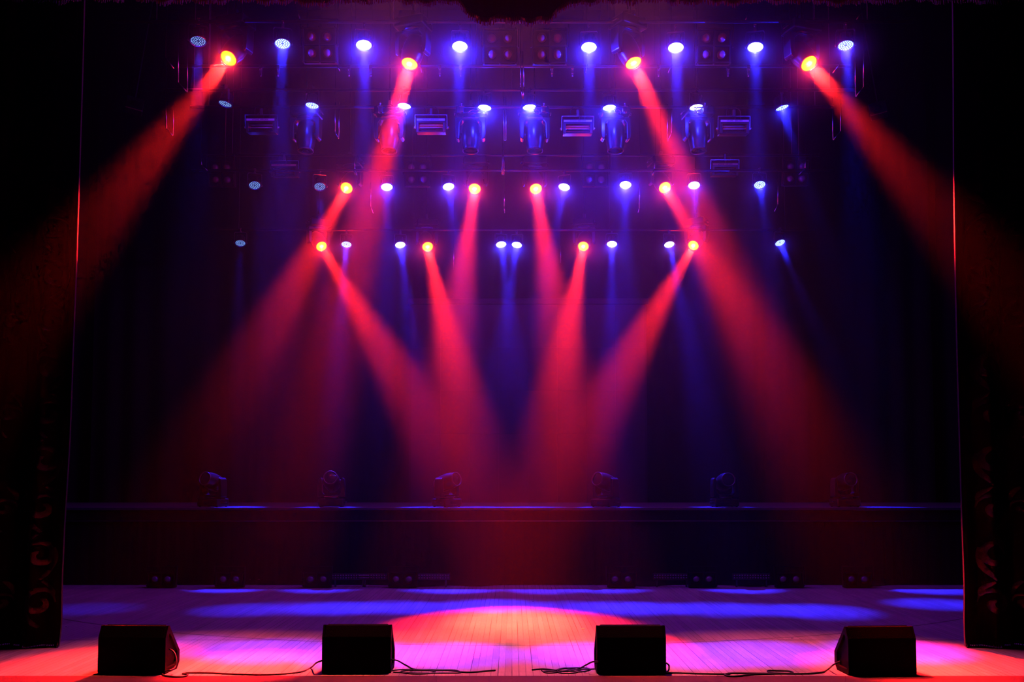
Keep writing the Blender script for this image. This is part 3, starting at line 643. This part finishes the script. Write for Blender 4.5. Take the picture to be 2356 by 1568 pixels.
# ------------------------------------------------------------------ house curtains
def curtain(side):
    sg = -1 if side == 'left' else 1
    edge = [(0.0, at(150 if sg < 0 else 2206, 1475, 11.0).x)] + [(at(1178, y, 11.0).z, at(x, y, 11.0).x) for x, y in
        ([(152, 1430), (152, 1350), (158, 1200), (170, 1000), (176, 800), (184, 600), (190, 400), (198, 150), (202, 0)] if sg < 0 else
         [(2208, 1430), (2209, 1350), (2204, 1200), (2199, 1000), (2194, 800), (2190, 600), (2187, 400), (2186, 150), (2184, 0)])] + [(12.8, at(202 if sg < 0 else 2184, 0, 11.0).x)]
    def ex(z):
        for (z0, x0), (z1, x1) in zip(edge, edge[1:]):
            if z <= z1: return x0 + (x1 - x0) * (z - z0) / (z1 - z0)
        return edge[-1][1]
    def surf(u, z):
        """u metres in from the hanging edge towards the wing"""
        x = ex(z) + sg * u
        sw = 1 + .35 * math.exp(-z / .4)
        y = 11.0 + .02 * u + sw * (.075 * math.sin(u * 13 + .35 * math.sin(z * .8)) * min(1, u * 4) + .03 * math.sin(u * 31 + z * .3)) - .12 * math.exp(-(u / .05) ** 2)
        if z < .35: y -= .05 * (1 - z / .35) ** 2
        return Vector((x, y, z))
    root = empty('stage_curtain', 'dark red embroidered velvet house curtain hanging at the %s of the stage' % side, 'curtain', (ex(0), 11.0, 0), 'house curtains')
    O = root.location.copy()
    b = MB(); zs = [0.012, .06, .12, .2, .3, .4, .55, .75, 1.0] + [1.3 + .45 * i for i in range(26)]
    us = [i * .02 for i in range(0, 16)] + [.3 + .03 * i for i in range(1, 150)]
    G = [[b.bm.verts.new(surf(u, z) - O) for u in us] for z in zs]
    for i in range(len(zs) - 1):
        for j in range(len(us) - 1): f = b.bm.faces.new((G[i][j], G[i][j + 1], G[i + 1][j + 1], G[i + 1][j])); f.smooth = True
    # the turned-back hem along the edge
    H = [[b.bm.verts.new(surf(0, z) + Vector((sg * (.05 * (1 - math.cos(a)) * .6 - .008 * math.sin(a)), .02 + .03 * math.sin(a), 0)) - O) for a in (0.2, .9, 1.6, 2.4, 3.1)] for z in zs]
    for i in range(len(zs) - 1):
        f = b.bm.faces.new((G[i][0], H[i][0], H[i + 1][0], G[i + 1][0])); f.smooth = True
        for j in range(4): f = b.bm.faces.new((H[i][j], H[i][j + 1], H[i + 1][j + 1], H[i + 1][j])); f.smooth = True
    b.build('drape', 'velvet', root)
    # embroidery of scrolls, a ribbon laid on the cloth
    def ribbon(b, pts, wd):
        prev = None; k = len(pts)
        for i in range(k - 1):
            a, c = pts[max(0, i - 1)], pts[i + 1]; t = Vector((c[0] - a[0], c[1] - a[1]))
            if t.length < 1e-6: continue
            n = Vector((-t.y, t.x)).normalized() * wd * math.sin(math.pi * (i + .6) / k) ** .6
            row = []
            for q in (-1, 0, 1):
                u = pts[i][0] + n.x * q; z = pts[i][1] + n.y * q
                p = surf(max(.03, u), z); p.y -= .012 if q else .020
                row.append(b.bm.verts.new(p - O))
            if prev:
                for q in range(2): f = b.bm.faces.new((prev[q], prev[q + 1], row[q + 1], row[q])); f.smooth = True
            prev = row
    b = MB(); z = .25; k = 0; rnd = random.Random(5)
    while z < 6.5:
        for uc, s_ in (((.28 if sg < 0 else .36), 1), (.72, .6), (1.3, .9)):
            if s_ < 1 and k % 2: continue
            h = .30 * s_; dr = 1 if k % 2 else -1
            sp = [(uc + dr * (.16 * s_) * (1 - t / 22) * math.cos(t * .42), z + .22 + (.17 * s_) * (1 - t / 22) * math.sin(t * .42)) for t in range(20)]
            ribbon(b, sp, .026 * s_ + .008)
            ribbon(b, [(uc - dr * .15 * s_ * math.sin(t * .3), z - .05 + t * .05 * s_) for t in range(9)], .03 * s_)
            ribbon(b, [(uc + dr * (.02 + .12 * s_ * math.sin(t * .35)), z + .45 - t * .03) for t in range(7)], .024)
        z += .52; k += 1
    b.build('embroidery', 'gold', root)
    b = MB()
    for i in range(260):
        u = .02 + i * .016; p = surf(u, .012) - O
        b.tube([p + Vector((0, -.01, .05)), p + Vector((sg * -.015, -.07 - .01 * rnd.random(), -.004))], .0045, 4)
    b.build('fringe', 'fringe', root)
curtain('left'); curtain('right')

# valance with a scalloped fringe, drooping in the middle
YV = 10.6
def vz(x):
    px = 1178 + F * x / YV
    base = 14 + 3 * math.sin(px * .02) + 2.5 * math.sin(px * .13)
    if px < 600: base -= (600 - px) * .014
    if px > 1900: base -= (px - 1900) * .012
    c = 48 * max(0, min(1, (110 - abs(px - 1182)) / 55 + .45)) if abs(px - 1182) < 135 else 0
    return at(1178, base + c, YV).z
t = empty('valance', 'dark red fringed valance along the top edge, dipping at the centre', 'valance', (0, YV, 0))
b = MB(); n = 900; cols = []
for i in range(n + 1):
    x = -8.5 + 17 * i / n; zb = vz(x); f = .03 * math.sin(x * 11) + .012 * math.sin(x * 37)
    cols.append([b.bm.verts.new((x, f * (1 - k * .1), zb + .06 + (8.9 - zb) * (k / 5) ** 1.4)) for k in range(6)])
for i in range(n):
    for k in range(5): f = b.bm.faces.new((cols[i][k], cols[i + 1][k], cols[i + 1][k + 1], cols[i][k + 1])); f.smooth = True
b.build('cloth', 'velvet', t)
b = MB(); rnd = random.Random(8)
n = 1500
for i in range(n):
    x = -8.4 + 16.8 * i / n; zb = vz(x); f = .03 * math.sin(x * 11)
    ln = rnd.uniform(.07, .10)
    b.tube([(x, f - .012, zb + .10), (x + rnd.uniform(-.008, .008), f - .02, zb + .10 - ln)], .0055, 3)
b.build('fringe', 'fringe', t)

# ------------------------------------------------------------------ monitors
def monitor():
    root = empty('monitor_speaker', 'x', 'monitor speaker')
    W = .325; prof = [(0, .0), (-.012, .02), (-.012, .335), (.045, .44), (.075, .44), (.33, .17), (.33, .06), (.27, 0)]
    b = MB(); b.prism(prof, -W + .02, W - .02, 'x', .006); b.build('cabinet', 'cabinet', root)
    ctr = Vector((.13, .17)); inner = []
    def sc(p, k): return (ctr.x + (p[0] - ctr.x) * k, ctr.y + (p[1] - ctr.y) * k)
    for sx in (-1, 1):
        b = MB(); n = len(prof); X0, X1 = sx * (W - .02), sx * W
        o_ = [b.bm.verts.new((X1, *p)) for p in prof]; i_ = [b.bm.verts.new((X1, *sc(p, .72))) for p in prof]; ob = [b.bm.verts.new((X0, *p)) for p in prof]; ib = [b.bm.verts.new((X0 + sx * .001, *sc(p, .68))) for p in prof]
        for k in range(n):
            q = (k + 1) % n
            b.bm.faces.new((o_[k], o_[q], i_[q], i_[k])); b.bm.faces.new((o_[k], o_[q], ob[q], ob[k])); b.bm.faces.new((i_[k], i_[q], ib[q], ib[k]))
        bmesh.ops.recalc_face_normals(b.bm, faces=b.bm.faces[:]); b.build('side_cheek', 'cabinet', root)
    b = MB(); nrm = Vector((0, .27, .255)).normalized()
    b.prism([(.085, .445), (.33, .187), (.322, .175), (.078, .432)], -W + .04, W - .04, 'x'); b.build('grille', 'metal', root)
    b = MB(); b.box(-W + .05, W - .05, .09, .115, .43, .436); b.build('handle_slot', 'cabinet', root)
    return root
mp_ = monitor(); MON = []
for i, (px, py, rz, tx) in enumerate([(303, 1549, -.06, 'leftmost on the stage edge, cable looping from its right side'), (820, 1547, .0, 'second from left, before the orange glow'), (1453, 1549, 0, 'third from left, coiled cable at its left'), (2030, 1552, .06, 'rightmost on the stage edge, lit purple on its left side')]):
    p = g(px, py); p.z = .0
    o = put(mp_, p, 0, 'black wedge monitor speaker, ' + tx, 'wedge monitors on the stage edge'); o.rotation_euler = (0, 0, rz); MON.append(p)
if 'used' in mp_: del mp_['used']

# ------------------------------------------------------------------ cables on the floor
def cable(pts, label, r=.008, group='cables along the stage edge'):
    """(px, py, height) on the boards"""
    P_ = []
    for q in pts:
        p = g(q[0], q[1]) if len(q) < 3 or q[2] == 0 else at(q[0], q[1], q[3] if len(q) > 3 else 9.35)
        if len(q) < 3 or q[2] == 0: p.z = r * 1.05
        P_.append(p)
    o0 = P_[0].copy(); b = MB(); b.tube([q - o0 for q in smooth_path(P_, 7)], r, 8)
    return tag(b.build('cable', 'cable', loc=o0), label, 'cable', group)
cable([(385, 1490, 1, 9.55), (400, 1499, 1, 9.5), (406, 1518, 1, 9.45), (402, 1535, 1, 9.4), (388, 1542, 1, 9.3), (374, 1546), (376, 1554), (400, 1558), (425, 1557), (432, 1552), (420, 1551), (432, 1549), (480, 1549), (540, 1552), (620, 1553), (690, 1547), (715, 1537), (728, 1524, 1, 9.4), (745, 1517, 1, 9.45)],
      'thin black cable looping from the leftmost monitor to the second one')
cable([(898, 1516, 1, 9.5), (915, 1519, 1, 9.45), (935, 1530, 1, 9.4), (955, 1541), (1000, 1542), (1045, 1543), (1062, 1547), (1090, 1547), (1125, 1544), (1140, 1543)], 'black cable lying right of the second monitor')
cable([(893, 1545), (920, 1541), (960, 1541), (1000, 1545), (985, 1550), (950, 1551), (922, 1547), (935, 1543), (980, 1543), (1030, 1543), (1060, 1548), (1000, 1549), (960, 1549), (905, 1547)], 'flat coil of black cable beside the second monitor', .006)
cable([(1224, 1542), (1245, 1540), (1262, 1541), (1300, 1545), (1330, 1540), (1350, 1528, 1, 9.45), (1362, 1522, 1, 9.4), (1376, 1521, 1, 9.35)], 'black cable rising to the left side of the third monitor')
cable([(1374, 1539), (1340, 1540), (1300, 1537), (1275, 1543), (1250, 1545), (1262, 1549), (1290, 1546), (1310, 1541), (1335, 1543), (1320, 1549), (1290, 1549), (1284, 1542), (1310, 1537), (1345, 1537), (1358, 1541), (1335, 1546), (1290, 1543), (1255, 1546), (1246, 1543)], 'tangled coil of thin cable left of the third monitor', .006)
cable([(1531, 1523, 1, 9.35), (1539, 1530, 1, 9.35), (1538, 1544), (1530, 1549), (1560, 1549), (1620, 1551), (1680, 1552)], 'short black cable curling out of the third monitor on its right')
cable([(1932, 1521, 1, 9.45), (1918, 1528, 1, 9.4), (1905, 1541), (1890, 1548), (1850, 1551), (1790, 1551), (1730, 1553), (1690, 1557), (1668, 1554), (1680, 1550), (1740, 1550), (1800, 1551), (1824, 1549), (1815, 1545), (1790, 1544), (1767, 1544), (1772, 1548), (1800, 1550), (1826, 1551)], 'looped black cable running to the rightmost monitor')
# small box with indicator lights before the riser
p = g(588, 1344); p.z = 0
t = empty('power_box', 'tiny box with orange and white indicator lights at the riser foot', 'power box', p)
b = MB(); b.box(-.1, .1, -.03, .09, 0, .10, .008); b.build('housing', 'plastic', t)
b = MB(); b.box(-.045, -.012, -.036, -.030, .058, .068); b.build('orange_indicator', 'led_orange', t)
b = MB(); b.box(.002, .026, -.036, -.030, .052, .075); b.build('white_indicator', 'led_small', t)
# scraps on the boards
for px, py, s_ in [(1341, 1446, .02), (153, 1441, .012), (1822, 1467, .013), (1226, 1383, .009)]:
    p = g(px, py); b = MB(); b.box(-s_, s_, -s_ * .8, s_ * .8, 0, .006, .001); p.z = .001
    tag(b.build('paper_scrap', 'label', loc=p), {1341: 'larger white paper scrap on the orange-lit boards', 153: 'tiny pale scrap by the left curtain', 1822: 'tiny pale scrap left of the rightmost monitor', 1226: 'tiny pale speck in the pink light upstage'}[px], 'scrap')
